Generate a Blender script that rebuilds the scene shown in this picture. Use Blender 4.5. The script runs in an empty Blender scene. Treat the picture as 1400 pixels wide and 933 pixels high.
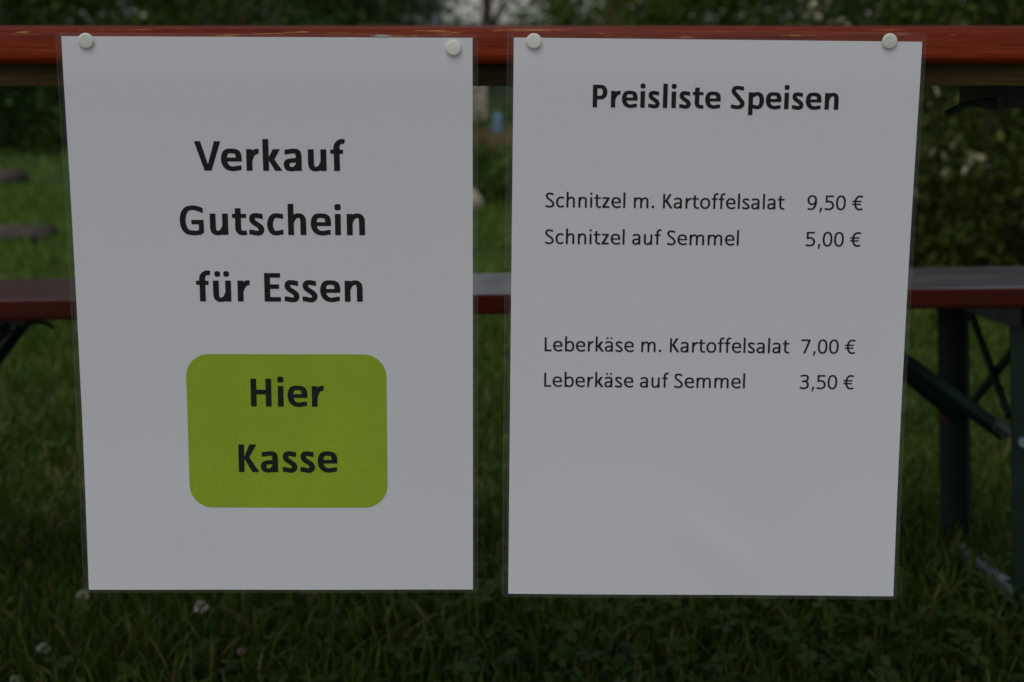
import bpy, bmesh, math, random
import numpy as np
from mathutils import Vector, Matrix, noise

random.seed(7)
RNG = np.random.default_rng(11)
R = math.radians
scene = bpy.context.scene
COL = scene.collection

# ---------------------------------------------------------------- camera
CAM_H = .776
cam = bpy.data.cameras.new('camera')
cam.sensor_width = 36; cam.lens = 54.23
cam.clip_start = .02; cam.clip_end = 2000
cam.dof.use_dof = True; cam.dof.focus_distance = 1.155; cam.dof.aperture_fstop = 7.4
camo = bpy.data.objects.new('camera', cam); COL.objects.link(camo)
camo.location = (0, 0, CAM_H); camo.rotation_euler = (R(90-11.76), 0, 0)
scene.camera = camo

# ---------------------------------------------------------------- sky, sun, exposure
SUN_EL, SUN_AZ = R(64), R(205)                  # azimuth from +Y, clockwise: behind the camera, a little to its left
w = bpy.data.worlds.new('World'); scene.world = w; w.use_nodes = True
nt = w.node_tree; bg = nt.nodes['Background']
sky = nt.nodes.new('ShaderNodeTexSky'); sky.sky_type = 'NISHITA'; sky.sun_disc = False
sky.sun_elevation = SUN_EL; sky.sun_rotation = SUN_AZ; sky.dust_density = 1.0; sky.air_density = 1.0; sky.ozone_density = 1.0
hs = nt.nodes.new('ShaderNodeHueSaturation'); hs.inputs['Saturation'].default_value = .30
nt.links.new(sky.outputs[0], hs.inputs['Color']); nt.links.new(hs.outputs[0], bg.inputs['Color'])
bg.inputs['Strength'].default_value = .10
sl = bpy.data.lights.new('sun', 'SUN'); sl.energy = .75; sl.angle = R(40); sl.color = (1, .955, .9)
slo = bpy.data.objects.new('sun', sl); COL.objects.link(slo)
d = Vector((math.sin(SUN_AZ)*math.cos(SUN_EL), math.cos(SUN_AZ)*math.cos(SUN_EL), math.sin(SUN_EL)))
slo.rotation_euler = (-d).to_track_quat('-Z', 'Y').to_euler(); slo.location = (0, -5, 10)
vs = scene.view_settings
vs.view_transform = 'Standard'; vs.look = 'None'; vs.gamma = 1; vs.use_curve_mapping = False
vs.exposure = -.15
scene.cycles.max_bounces = 6; scene.cycles.transparent_max_bounces = 12
scene.cycles.use_denoising = True

# ---------------------------------------------------------------- helpers
def tag(o, label=None, cat=None, group=None, kind=None):
    if label: o['label'] = label
    if cat: o['category'] = cat
    if group: o['group'] = group
    if kind: o['kind'] = kind
    return o

def link(name, me, mat, parent=None):
    o = bpy.data.objects.new(name, me); COL.objects.link(o)
    if mat: me.materials.append(mat)
    if parent: o.parent = parent
    return o

def obj(name, bm, mat, parent=None, smooth=False):
    me = bpy.data.meshes.new(name)
    bmesh.ops.recalc_face_normals(bm, faces=bm.faces[:])
    if smooth:
        for f in bm.faces: f.smooth = True
    bm.to_mesh(me); bm.free()
    return link(name, me, mat, parent)

def empty(name, loc, rot=(0, 0, 0)):
    o = bpy.data.objects.new(name, None); COL.objects.link(o); o.empty_display_size = .1
    o.location = loc; o.rotation_euler = rot
    return o

def np_mesh(name, V, F, mat, parent=None, smooth=False):
    """V (n,3) float, F (m,k) int: fast mesh of equal polygons"""
    me = bpy.data.meshes.new(name); k = F.shape[1]
    me.vertices.add(len(V)); me.vertices.foreach_set('co', np.ascontiguousarray(V, np.float32).ravel())
    me.loops.add(F.size); me.loops.foreach_set('vertex_index', np.ascontiguousarray(F, np.int32).ravel())
    me.polygons.add(len(F)); me.polygons.foreach_set('loop_start', np.arange(0, F.size, k, dtype=np.int32))
    me.polygons.foreach_set('loop_total', np.full(len(F), k, np.int32))
    if smooth: me.polygons.foreach_set('use_smooth', np.ones(len(F), bool))
    me.update(calc_edges=True); me.validate()
    return link(name, me, mat, parent)

def box(bm, c, s, rot=None, bevel=0):
    g = bmesh.ops.create_cube(bm, size=1)
    M = Matrix.Translation(c) @ (rot or Matrix.Identity(4)) @ Matrix.Diagonal((*s, 1))
    bmesh.ops.transform(bm, matrix=M, verts=g['verts'])
    if bevel:
        ed = {e for v in g['verts'] for e in v.link_edges}
        bmesh.ops.bevel(bm, geom=list(ed), offset=bevel, segments=2, affect='EDGES', profile=.6)

def bar(bm, a, b, wx, wz, bevel=0, up=Vector((0, 1, 0))):
    """flat bar between two points; wx across (along up), wz the other way"""
    a, b = Vector(a), Vector(b); t = (b-a).normalized()
    x = (up-t*up.dot(t)).normalized(); y = t.cross(x)
    M = Matrix((x, y, t)).transposed().to_4x4()
    box(bm, (a+b)/2, (wx, wz, (b-a).length), M, bevel)

def tube(bm, pts, rad, n=8, cap=True):
    pts = [Vector(p) for p in pts]; rings = []
    for i, p in enumerate(pts):
        t = (pts[min(i+1, len(pts)-1)]-pts[max(i-1, 0)]).normalized()
        a = t.orthogonal().normalized() if i == 0 else (a-t*a.dot(t)).normalized()
        b = t.cross(a); r = rad[i] if hasattr(rad, '__len__') else rad
        rings.append([bm.verts.new(p+a*(r*math.cos(2*math.pi*k/n))+b*(r*math.sin(2*math.pi*k/n))) for k in range(n)])
    for A, B in zip(rings, rings[1:]):
        for k in range(n): bm.faces.new((A[k], A[(k+1) % n], B[(k+1) % n], B[k]))
    if cap: bm.faces.new(rings[0][::-1]); bm.faces.new(rings[-1])

# ---------------------------------------------------------------- materials
def mat(name):
    m = bpy.data.materials.new(name); m.use_nodes = True
    return m, m.node_tree.nodes, m.node_tree.links, m.node_tree.nodes['Principled BSDF']

def ramp(N, stops):
    r = N.new('ShaderNodeValToRGB'); e = r.color_ramp.elements
    while len(e) < len(stops): e.new(.5)
    for q, (p, c) in zip(e, stops): q.position = p; q.color = (*c, 1)
    return r

def tex_noise(N, L, scale, detail=4, rough=.55, stretch=None, space='Object'):
    tc = N.new('ShaderNodeTexCoord'); n = N.new('ShaderNodeTexNoise')
    n.inputs['Scale'].default_value = scale; n.inputs['Detail'].default_value = detail; n.inputs['Roughness'].default_value = rough
    if stretch:
        mp = N.new('ShaderNodeMapping'); mp.inputs['Scale'].default_value = stretch
        L.new(tc.outputs[space], mp.inputs[0]); L.new(mp.outputs[0], n.inputs['Vector'])
    else: L.new(tc.outputs[space], n.inputs['Vector'])
    return n

def mixc(N, L, fac, a, b, mode='MIX'):
    m = N.new('ShaderNodeMix'); m.data_type = 'RGBA'; m.blend_type = mode
    if hasattr(fac, 'links'): L.new(fac, m.inputs[0])
    else: m.inputs[0].default_value = fac
    for s, i in ((a, 6), (b, 7)):
        if hasattr(s, 'links'): L.new(s, m.inputs[i])
        else: m.inputs[i].default_value = (*s, 1)
    return m.outputs[2]

def bump(N, L, b, h, strength, dist):
    n = N.new('ShaderNodeBump'); n.inputs['Strength'].default_value = strength; n.inputs['Distance'].default_value = dist
    L.new(h, n.inputs['Height']); L.new(n.outputs[0], b.inputs['Normal'])

def m_wood(name, c0, c1, wear, rough, coat, wear_lo=.66, worn_sky_top=False, dark_edge=0):
    m, N, L, b = mat(name)
    g = tex_noise(N, L, 9, 7, .7, (.9, 7, 16) if dark_edge else (.5, 7, 16))
    f = tex_noise(N, L, 60, 5, .7, (.4, 7, 14) if dark_edge else (.12, 6, 12))
    r = ramp(N, [(.30, c0), (.66, c1)]); L.new(g.outputs[0], r.inputs[0])
    r2 = ramp(N, [(.40, (.55, .55, .55)), (.60, (1, 1, 1))]); L.new(f.outputs[0], r2.inputs[0])
    c = mixc(N, L, .8, r.outputs[0], r2.outputs[0], 'MULTIPLY')
    # bare scratches where the varnish is worn through
    s = tex_noise(N, L, 26, 5, .7, (.55, 4, 9)); p = tex_noise(N, L, 3.1, 2, .5)
    mm = N.new('ShaderNodeMath'); mm.operation = 'MULTIPLY'; L.new(s.outputs[0], mm.inputs[0]); L.new(p.outputs[0], mm.inputs[1])
    rs = ramp(N, [(wear_lo*.56, (0, 0, 0)), (wear_lo*.56+.035, (1, 1, 1))]); L.new(mm.outputs[0], rs.inputs[0])
    if dark_edge:                                  # upper edge: varnish coloured darker, with many small bare scratches
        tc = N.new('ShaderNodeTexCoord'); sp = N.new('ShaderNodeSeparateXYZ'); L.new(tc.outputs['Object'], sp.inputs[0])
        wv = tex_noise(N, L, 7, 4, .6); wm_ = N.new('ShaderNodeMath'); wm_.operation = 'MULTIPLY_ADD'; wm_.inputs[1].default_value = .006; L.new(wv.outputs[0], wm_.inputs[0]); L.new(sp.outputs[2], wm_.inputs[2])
        mr = N.new('ShaderNodeMapRange'); mr.inputs[1].default_value = dark_edge+.003; mr.inputs[2].default_value = dark_edge+.0065; L.new(wm_.outputs[0], mr.inputs[0])
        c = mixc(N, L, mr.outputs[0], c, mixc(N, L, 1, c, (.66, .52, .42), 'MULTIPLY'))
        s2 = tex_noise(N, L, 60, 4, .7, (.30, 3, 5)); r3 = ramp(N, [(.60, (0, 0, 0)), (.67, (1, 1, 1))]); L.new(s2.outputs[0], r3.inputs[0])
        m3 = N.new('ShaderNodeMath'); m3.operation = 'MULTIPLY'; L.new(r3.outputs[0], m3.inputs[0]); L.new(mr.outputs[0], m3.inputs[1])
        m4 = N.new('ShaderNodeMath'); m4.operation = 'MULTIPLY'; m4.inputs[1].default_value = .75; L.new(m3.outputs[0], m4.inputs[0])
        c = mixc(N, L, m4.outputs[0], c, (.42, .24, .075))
    c = mixc(N, L, rs.outputs[0], c, wear)
    if worn_sky_top:                                    # sitting side: worn grey streaks, blue-grey sky reflection painted into the colour
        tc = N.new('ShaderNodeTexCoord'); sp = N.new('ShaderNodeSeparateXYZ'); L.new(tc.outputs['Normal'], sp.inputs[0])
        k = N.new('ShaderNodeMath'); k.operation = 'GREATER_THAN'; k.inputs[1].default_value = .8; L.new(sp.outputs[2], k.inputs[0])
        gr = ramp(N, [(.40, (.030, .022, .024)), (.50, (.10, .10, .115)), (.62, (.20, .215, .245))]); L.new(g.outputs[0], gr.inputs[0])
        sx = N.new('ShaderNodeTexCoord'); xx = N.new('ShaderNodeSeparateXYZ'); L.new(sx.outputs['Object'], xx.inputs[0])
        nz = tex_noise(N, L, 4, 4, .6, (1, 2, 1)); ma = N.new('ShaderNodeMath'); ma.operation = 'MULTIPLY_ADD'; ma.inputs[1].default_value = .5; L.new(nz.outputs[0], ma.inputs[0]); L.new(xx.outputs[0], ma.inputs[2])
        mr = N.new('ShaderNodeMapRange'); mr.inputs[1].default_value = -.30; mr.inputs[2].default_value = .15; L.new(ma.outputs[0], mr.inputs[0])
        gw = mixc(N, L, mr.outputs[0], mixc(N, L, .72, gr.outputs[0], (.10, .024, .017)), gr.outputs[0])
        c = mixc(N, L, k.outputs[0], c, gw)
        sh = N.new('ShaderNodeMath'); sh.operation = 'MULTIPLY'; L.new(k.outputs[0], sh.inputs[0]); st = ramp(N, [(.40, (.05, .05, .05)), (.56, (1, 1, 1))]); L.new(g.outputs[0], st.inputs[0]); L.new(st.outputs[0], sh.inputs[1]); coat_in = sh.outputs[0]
    L.new(c, b.inputs['Base Color'])
    b.inputs['Roughness'].default_value = rough
    b.inputs['Coat Weight'].default_value = coat; b.inputs['Coat Roughness'].default_value = .22
    b.inputs['Specular IOR Level'].default_value = .12 if dark_edge else .2
    if worn_sky_top: L.new(coat_in, b.inputs['Coat Weight'])
    bump(N, L, b, f.outputs[0], .25, .0006)
    return m

def m_plain(name, c, rough=.5, metal=0, var=.25, scale=30, bmp=.0):
    m, N, L, b = mat(name)
    n = tex_noise(N, L, scale, 5, .6)
    r = ramp(N, [(.3, tuple(x*(1-var) for x in c)), (.7, tuple(min(1, x*(1+var)) for x in c))]); L.new(n.outputs[0], r.inputs[0])
    L.new(r.outputs[0], b.inputs['Base Color']); b.inputs['Roughness'].default_value = rough; b.inputs['Metallic'].default_value = metal
    if bmp: bump(N, L, b, n.outputs[0], .6, bmp)
    return m

def m_leaf(name, stops, trans=.3, rough=.5, spec=.16):
    """foliage: colour differs from leaf to leaf"""
    m, N, L, b = mat(name)
    ge = N.new('ShaderNodeNewGeometry'); r = ramp(N, stops)
    L.new(ge.outputs['Random Per Island'], r.inputs[0]); L.new(r.outputs[0], b.inputs['Base Color'])
    b.inputs['Roughness'].default_value = rough; b.inputs['Specular IOR Level'].default_value = spec
    t = N.new('ShaderNodeBsdfTranslucent'); L.new(r.outputs[0], t.inputs[0])
    x = N.new('ShaderNodeMixShader'); x.inputs[0].default_value = trans
    out = N['Material Output']; L.new(b.outputs[0], x.inputs[1]); L.new(t.outputs[0], x.inputs[2]); L.new(x.outputs[0], out.inputs[0])
    return m

M = {}
M['table_wood'] = m_wood('orange_varnished_wood', (.17, .018, .005), (.37, .054, .014), (.50, .22, .055),   .5, 0, .66, dark_edge=.7605)
M['bench_wood'] = m_wood('dark_red_varnished_wood', (.055, .006, .003), (.13, .015, .005), (.36, .13, .04), .42, .25, .74, worn_sky_top=True)
M['raw_wood'] = m_wood('bare_batten_wood', (.13, .085, .03), (.24, .16, .06), (.3, .2, .1), .7, 0, .8)
M['green_steel'] = m_plain('dark_green_painted_steel', (.004, .022, .013), .55, 0, .35, 40)
M['black_steel'] = m_plain('black_iron_fitting', (.038, .040, .038), .5, .2, .35, 60)
M['bare_steel'] = m_plain('worn_steel_bar', (.42, .48, .54), .35, .4, .25, 40)
M['worn_green'] = m_plain('rubbed_green_steel', (.08, .10, .095), .4, .3, .3, 60)
M['rust'] = m_plain('rusty_steel', (.16, .035, .015), .7, 0, .5, 90)

m, N, L, b = mat('printed_paper'); M['paper'] = m
n1 = tex_noise(N, L, 900, 2, .5); r = ramp(N, [(.3, (.785, .776, .812)), (.7, (.812, .803, .838))]); L.new(n1.outputs[0], r.inputs[0])
L.new(r.outputs[0], b.inputs['Base Color']); b.inputs['Roughness'].default_value = .6
b.inputs['Specular IOR Level'].default_value = .3; b.inputs['Coat Weight'].default_value = .18; b.inputs['Coat Roughness'].default_value = .28
n2 = tex_noise(N, L, 7, 2, .5)
bp = N.new('ShaderNodeBump'); bp.inputs['Strength'].default_value = .35; bp.inputs['Distance'].default_value = .004
L.new(n2.outputs[0], bp.inputs['Height']); L.new(bp.outputs[0], b.inputs['Coat Normal'])

m, N, L, b = mat('black_print'); M['ink'] = m
n1 = tex_noise(N, L, 500, 2, .5); r = ramp(N, [(.3, (.013, .013, .012)), (.7, (.021, .021, .019))]); L.new(n1.outputs[0], r.inputs[0])
L.new(r.outputs[0], b.inputs['Base Color']); b.inputs['Roughness'].default_value = .55; b.inputs['Specular IOR Level'].default_value = .2

m, N, L, b = mat('lime_green_print'); M['lime'] = m
n1 = tex_noise(N, L, 420, 3, .7, (1, 1, .7)); n2 = tex_noise(N, L, 16, 3, .6)
a = ramp(N, [(.25, (.325, .47, .022)), (.75, (.39, .55, .033))]); L.new(n1.outputs[0], a.inputs[0])
q = ramp(N, [(.3, (.90, .90, .90)), (.7, (1, 1, 1))]); L.new(n2.outputs[0], q.inputs[0])
L.new(mixc(N, L, 1, a.outputs[0], q.outputs[0], 'MULTIPLY'), b.inputs['Base Color'])
b.inputs['Roughness'].default_value = .6; b.inputs['Specular IOR Level'].default_value = .3; b.inputs['Coat Weight'].default_value = .1; b.inputs['Coat Roughness'].default_value = .28

def m_film(name, amount, rough):
    m, N, L, b = mat(name)
    b.inputs['Base Color'].default_value = (.75, .78, .76, 1); b.inputs['Roughness'].default_value = rough
    t = N.new('ShaderNodeBsdfTransparent'); x = N.new('ShaderNodeMixShader'); lw = N.new('ShaderNodeLayerWeight'); lw.inputs[0].default_value = .25
    mr = N.new('ShaderNodeMapRange'); mr.inputs[3].default_value = amount; mr.inputs[4].default_value = min(1, amount+.25)
    L.new(lw.outputs['Fresnel'], mr.inputs[0]); L.new(mr.outputs[0], x.inputs[0])
    L.new(t.outputs[0], x.inputs[1]); L.new(b.outputs[0], x.inputs[2]); L.new(x.outputs[0], N['Material Output'].inputs[0])
    return m
M['film'] = m_film('clear_laminate', .024, .2)
M['glint'] = m_film('film_glint', .6, .15)  # whitish film for the painted reflection arcs
M['film_edge'] = m_film('laminate_cut_edge', .075, .3)

m, N, L, b = mat('cream_plastic'); M['pin'] = m
n1 = tex_noise(N, L, 300, 2); r = ramp(N, [(.3, (.80, .82, .71)), (.7, (.86, .88, .78))]); L.new(n1.outputs[0], r.inputs[0])
L.new(r.outputs[0], b.inputs['Base Color']); b.inputs['Roughness'].default_value = .38

# ground: soil and low growth under the blades, mottled
m, N, L, b = mat('lawn_soil'); M['lawn'] = m
n1 = tex_noise(N, L, 1.6, 5, .6); n2 = tex_noise(N, L, 70, 5, .7); n3 = tex_noise(N, L, .35, 3, .5)
a = ramp(N, [(.3, (.050, .095, .015)), (.7, (.085, .140, .022))]); L.new(n1.outputs[0], a.inputs[0])
q = ramp(N, [(.3, (.35, .35, .35)), (.62, (1, 1, 1))]); L.new(n2.outputs[0], q.inputs[0])
c = mixc(N, L, 1, a.outputs[0], q.outputs[0], 'MULTIPLY')
q = ramp(N, [(.35, (.75, .8, .75)), (.65, (1.0, 1.0, 1.0))]); L.new(n3.outputs[0], q.inputs[0])
L.new(mixc(N, L, 1, c, q.outputs[0], 'MULTIPLY'), b.inputs['Base Color']); b.inputs['Roughness'].default_value = .9
bump(N, L, b, n2.outputs[0], .8, .02)

M['blade'] = m_leaf('grass_blades', [(0, (.038, .082, .008)), (.45, (.068, .128, .013)), (.80, (.11, .165, .020)), (.92, (.14, .155, .030)), (.975, (.28, .21, .08))], .30, .42, .30)
M['blade_far'] = m_leaf('far_grass_blades', [(0, (.085, .165, .022)), (.5, (.125, .215, .030)), (1, (.175, .25, .042))], .30, .5)  # lighter copy of the lawn green, with the open light painted in
M['clover'] = m_leaf('clover_leaf', [(0, (.034, .075, .010)), (1, (.07, .12, .018))], .25, .4, .25)
M['bark'] = m_plain('bark', (.14, .10, .065), .9, 0, .45, 14, .02)
M['pale_bark'] = m_plain('pale_bark', (.20, .15, .10), .9, 0, .35, 14, .015)
M['log'] = m_plain('weathered_log', (.075, .060, .045), .9, 0, .5, 12, .01)
M['stem'] = m_plain('green_stem', (.06, .09, .025), .6)


# ---------------------------------------------------------------- lettering
# A small humanist sans drawn from strokes; every glyph is a union of polygons
# turned into a filled mesh by contouring its distance field.
CAP, XH, ASC, DESC, OV = .634, .466, .684, -.180, .010

def spline(pts, n=14):
    """natural cubic spline through the points, parametrised by chord length"""
    P = np.array(pts, float); m = len(P)
    h = np.linalg.norm(np.diff(P, axis=0), axis=1)**.7
    A = np.eye(m); B = np.zeros((m, 2))
    for i in range(1, m-1):
        A[i, i-1:i+2] = h[i-1], 2*(h[i-1]+h[i]), h[i]
        B[i] = 6*((P[i+1]-P[i])/h[i]-(P[i]-P[i-1])/h[i-1])
    M = np.linalg.solve(A, B); out = []
    for i in range(m-1):
        for t in np.arange(n)/n*h[i]:
            u = h[i]-t
            out.append((M[i]*u**3+M[i+1]*t**3)/(6*h[i])+(P[i]/h[i]-M[i]*h[i]/6)*u+(P[i+1]/h[i]-M[i+1]*h[i]/6)*t)
    out.append(P[-1])
    return np.array(out)

def arc(cx, cy, rx, ry, a0, a1, n=40, sq=2.25):
    a = np.radians(np.linspace(a0, a1, n))
    c, s = np.cos(a), np.sin(a)
    return np.stack([cx+rx*np.sign(c)*np.abs(c)**(2/sq), cy+ry*np.sign(s)*np.abs(s)**(2/sq)], 1)

def stroke(path, s, t, closed=False, w0=1., w1=1., ext=(0, 0)):
    """outline polygons of a path; s = thickness of upright runs, t = of level runs"""
    P = np.asarray(path, float)
    if ext[0]: d = P[0]-P[2]; P = np.concatenate([[P[0]+d/np.linalg.norm(d)*ext[0]], P])
    if ext[1]: d = P[-1]-P[-3]; P = np.concatenate([P, [P[-1]+d/np.linalg.norm(d)*ext[1]]])
    if closed: T = np.roll(P, -1, 0)-np.roll(P, 1, 0)
    else: T = np.gradient(P, axis=0)
    T /= np.maximum(np.linalg.norm(T, axis=1), 1e-9)[:, None]
    N = np.stack([-T[:, 1], T[:, 0]], 1)
    w = np.sqrt((s*T[:, 1])**2+(t*T[:, 0])**2)/2
    w = w*np.linspace(w0, w1, len(P)) if not closed else w
    L, R = P+N*w[:, None], P-N*w[:, None]
    if closed: return [('ring', L, R)]
    return [np.concatenate([L, R[::-1]])]

def rect(x0, y0, x1, y1): return [np.array([(x0, y0), (x1, y0), (x1, y1), (x0, y1)], float)]
def poly(*p): return [np.array(p, float)]

def dot(cx, cy, s): 
    return [arc(cx, cy, s/2, s/2, 0, 360, 32, 2.9)[:-1]]

ADV_R = dict(a=981,b=1076,c=866,d=1076,e=1019,f=625,h=1076,i=470,k=931,l=470,m=1636,n=1076,o=1080,p=1076,r=714,s=801,t=686,u=1076,z=809,S=941,K=1064,L=861)
ADV_R.update({'ä':981,'ü':1076,'.':517,',':511,'€':1038,' ':463}); ADV_R.update({c:1038 for c in '0123456789'})
ADV_B = dict(a=1012,b=1100,c=856,d=1100,e=1030,f=648,h=1100,i=503,k=981,l=503,m=1665,n=1100,o=1101,p=1100,r=727,s=818,t=710,u=1100,E=1000,G=1305,H=1292,K=1118,P=1089,S=968,V=1163)
ADV_B.update({'ü':1100,' ':463})

def glyph(ch, bold):
    adv = (ADV_B if bold else ADV_R)[ch]/2048
    s, t = (.124, .098) if bold else (.084, .071)
    lb = .074 if bold else .082           # bearing of an upright
    rb = .034 if bold else .044           # bearing of a bowl
    o = OV
    mid = XH/2
    if ch == ' ': return [], adv
    if ch in 'il':
        x = adv/2
        if ch == 'l': return rect(x-s/2, 0, x+s/2, ASC), adv
        return rect(x-s/2, 0, x+s/2, XH)+dot(x, .615, s*1.10), adv
    def arch(l, r, yj=.60):
        c = (l+r)/2+.012
        return stroke(spline([(l+s*.55, XH*yj), (l+s*.95, XH*.80), (c, XH+o-t/2), (r-s*.72, XH*.85), (r-s/2, XH*.60), (r-s/2, XH*.5)]), s, t*.98)+rect(r-s, 0, r, XH*.56)
    if ch in 'nhm':
        l, r = lb, adv-lb+.004
        g = rect(l, 0, l+s*.99, ASC if ch == 'h' else XH)
        if ch == 'm':
            m = (l+r)/2+s/2
            return g+arch(l, m)+arch(m-s, r), adv
        return g+arch(l, r), adv
    if ch in 'uü':
        g, _ = glyph('n', bold)
        g = [(adv-q[:, 0])[:, None]*[1, 0]+(XH-q[:, 1])[:, None]*[0, 1] for q in g]
        if ch == 'ü': g += dot(adv/2-.098, .615, s*.98)+dot(adv/2+.098, .615, s*.98)
        return g, adv
    if ch == 'o':
        return stroke(arc(adv/2, mid, adv/2-rb-s/2, mid+o-t/2, 0, 360, 80)[:-1], s, t, True), adv
    if ch in 'bp':
        l, r = lb, adv-rb
        c = (l+s*.45+r)/2
        g = rect(l, 0, l+s, ASC) if ch == 'b' else rect(l, DESC, l+s, XH)
        return g+stroke(arc(c, mid, (r-l-s*.45)/2-s/2+.012, mid+o-t/2, -128, 128, 60), s, t)+stroke(spline([(l+s*.6, XH*.20), (l+s*1.3, .06 if bold else .05), (c+.01, t/2-o)]), s*.8, t)+stroke(spline([(l+s*.6, XH*.72), (l+s*1.3, XH*.865), (c+.01, XH+o-t/2)]), s*.8, t), adv
    if ch == 'c':
        r = adv-.03
        x0 = rb+s/2
        return stroke(spline([(r-.005, XH-.058), (r-.075, XH-t/2+.001), (r-.165, XH+o-t/2), (x0+.065, XH*.86), (x0, mid), (x0+.065, XH*.13), (r-.16, t/2-o), (r-.07, t/2+.004), (r, .066)]), s, t, ext=(.03, .03)), adv
    if ch == 'e':
        x0, x1 = rb+s/2, adv-rb-s/2+.004
        c = (x0+x1)/2
        ym = mid+.008
        g = stroke(spline([(x1+.030, .062), (x1-.04, t/2+.003), (c+.035, t/2-o), (c-.09, .07+t*.1), (x0, mid), (c-.105, XH*.87), (c+.005, XH+o-t/2), (x1-.035, XH*.855), (x1, mid+.075), (x1+.002, ym-t*.35)]), s, t, ext=(.03, 0))
        return g+rect(x0, ym-t*.42, x1+s/2-.004, ym+t*.42), adv
    if ch in 'aä':
        r = adv-lb+.004
        x1 = r-s/2
        l = .040
        g = rect(r-s, 0, r, XH*.70)
        g += stroke(spline([(l+.028, XH-.062), (l+.10, XH-t/2-.002), (l+.185, XH+o-t/2), (x1-.032, XH*.885), (x1, XH*.70), (x1, XH*.55)]), s, t, ext=(.03, 0))
        yb = .27 if not bold else .272
        g += stroke(spline([(r-s*.5, yb-t*.44), (l+.17, yb-t*.5), (l+s/2+.02, .195), (l+s/2, .128), (l+s/2+.025, .058), (l+.155, t/2-o), (l+.235, .048), (r-s*.6, .125)]), s*.98, t*.94)
        if ch == 'ä': g += dot(adv/2-.085, .612, s*.98)+dot(adv/2+.092, .612, s*.98)
        return g, adv
    if ch == 's':
        l, r = .036, adv-.030
        return stroke(spline([(r-.036, XH-.062), (r-.11, XH-t/2+.001), (r-.185, XH+o-t/2), (l+s*.62+.012, XH*.88), (l+s*.52+.006, XH*.735), (l+.105, XH*.60), (r-.12, XH*.44), (r-s*.52, XH*.275), (r-s*.64-.012, XH*.115), (l+.155, t/2-o), (l+.07, t/2+.008), (l+.002, .062)]), s*.98, t*1.06, ext=(.03, .03)), adv
    if ch == 'r':
        l = lb
        e = adv-.016
        return rect(l, 0, l+s*.99, XH)+stroke(spline([(l+s*.62, XH*.50), (l+s*.85, XH*.68), (l+s+(e-l-s)*.36, XH*.895-t*.18), (l+s+(e-l-s)*.7, XH+o*.6-t*.56), (e, XH+o*.3-t*.56)]), s*.9, t*1.12), adv
    if ch == 'f':
        x = .152 if bold else .142
        a = ASC+.006
        hx = adv+.006-x
        return rect(x-s/2, 0, x+s/2, XH*1.1)+stroke(spline([(x, XH*.9), (x, XH*1.16), (x+hx*.17, a-t*.98), (x+hx*.56, a-t*.52), (adv+.006, a-t*.5-.010)]), s, t)+rect(.014, XH-t*.92-.002, adv-.030, XH-.006), adv
    if ch == 't':
        x = .146 if bold else .136
        return rect(x-s/2, XH*.28, x+s/2, .585)+stroke(spline([(x, XH*.5), (x, XH*.28), (x+.032, .066), (x+.10, t/2-o+.001), (adv-.016, t/2+.002)]), s, t)+rect(.018, XH-t*.92-.002, adv-.022, XH-.006), adv
    if ch == 'z':
        l, r = .042, adv-.038
        return rect(l, 0, r, t)+rect(l+.004, XH-t, r-.006, XH)+poly((l, 0), (l, t*.95), (r-.11, XH-t), (r-.006, XH), (r-.006, XH-t), (l+.115, t)), adv
    if ch == 'k':
        l = lb
        d = s*1.22
        x = l+s
        return rect(l, 0, l+s, ASC)+poly((x-.01, .245), (x-.01, .262), (adv-.035-d*1.02, XH), (adv-.035, XH), (x+.115 if not bold else x+.12, .248))+poly((x+.004, .272), (x+.1, .275), (adv+.006, 0), (adv+.004-d, 0), (x-.002, .236)), adv
    if ch == 'K':
        l = .09 if not bold else .086
        d = s*1.24
        x = l+s
        return rect(l, 0, x, CAP)+poly((x-.004, .322), (adv-.056-d, CAP), (adv-.056, CAP), (x+.105, .335))+poly((x-.004, .322), (x+.06, .37), (x+.112, .345), (adv-.002, 0), (adv-.002-d, 0)), adv
    if ch == 'L':
        l = .09
        return rect(l, 0, l+s, CAP)+rect(l, 0, adv-.022, t*1.05), adv
    if ch == 'E':
        l = .086
        return rect(l, 0, l+s, CAP)+rect(l, 0, adv-.046, t)+rect(l, CAP-t, adv-.052, CAP)+rect(l, .285, adv-.080, .285+t), adv
    if ch == 'H':
        l, r = .086, adv-.086
        return rect(l, 0, l+s, CAP)+rect(r-s, 0, r, CAP)+rect(l, .278, r, .278+t*1.05), adv
    if ch == 'P':
        l, r = .086, adv-.036
        y0 = .225
        return rect(l, 0, l+s, CAP)+stroke(spline([(l+s*.4, CAP-t/2), (l+s+.06, CAP-t/2), (r-s*.95, CAP-t*.72), (r-s/2, (CAP+y0)/2+.01), (r-s*.98, y0+t*.75), (l+s+.05, y0+t/2), (l+s*.4, y0+t/2)]), s, t), adv
    if ch == 'V':
        c = adv/2
        d = s*1.06
        return poly((.004, CAP), (.004+d, CAP), (c+.006, .105), (c-.006, 0), (c-d*.55, 0))+poly((adv-.004, CAP), (adv-.004-d, CAP), (c-.006, .105), (c-.02, 0), (c+d*.55, 0)), adv
    if ch == 'G':
        x0, r = .052+s/2, adv-.068
        g = stroke(spline([(r-.018, CAP-.098), (r-.105, CAP-t*.66), (r-.225, CAP+o-t/2), (x0+.088, CAP*.875), (x0, CAP/2), (x0+.083, CAP*.125), (r-.215, t/2-o), (r-.085, t/2+.006), (r-s*.42, .082)]), s, t, ext=(.03, 0))
        return g+rect(r-s*.86, .055, r, .325)+rect(r-.265, .232, r, .325), adv
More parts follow.
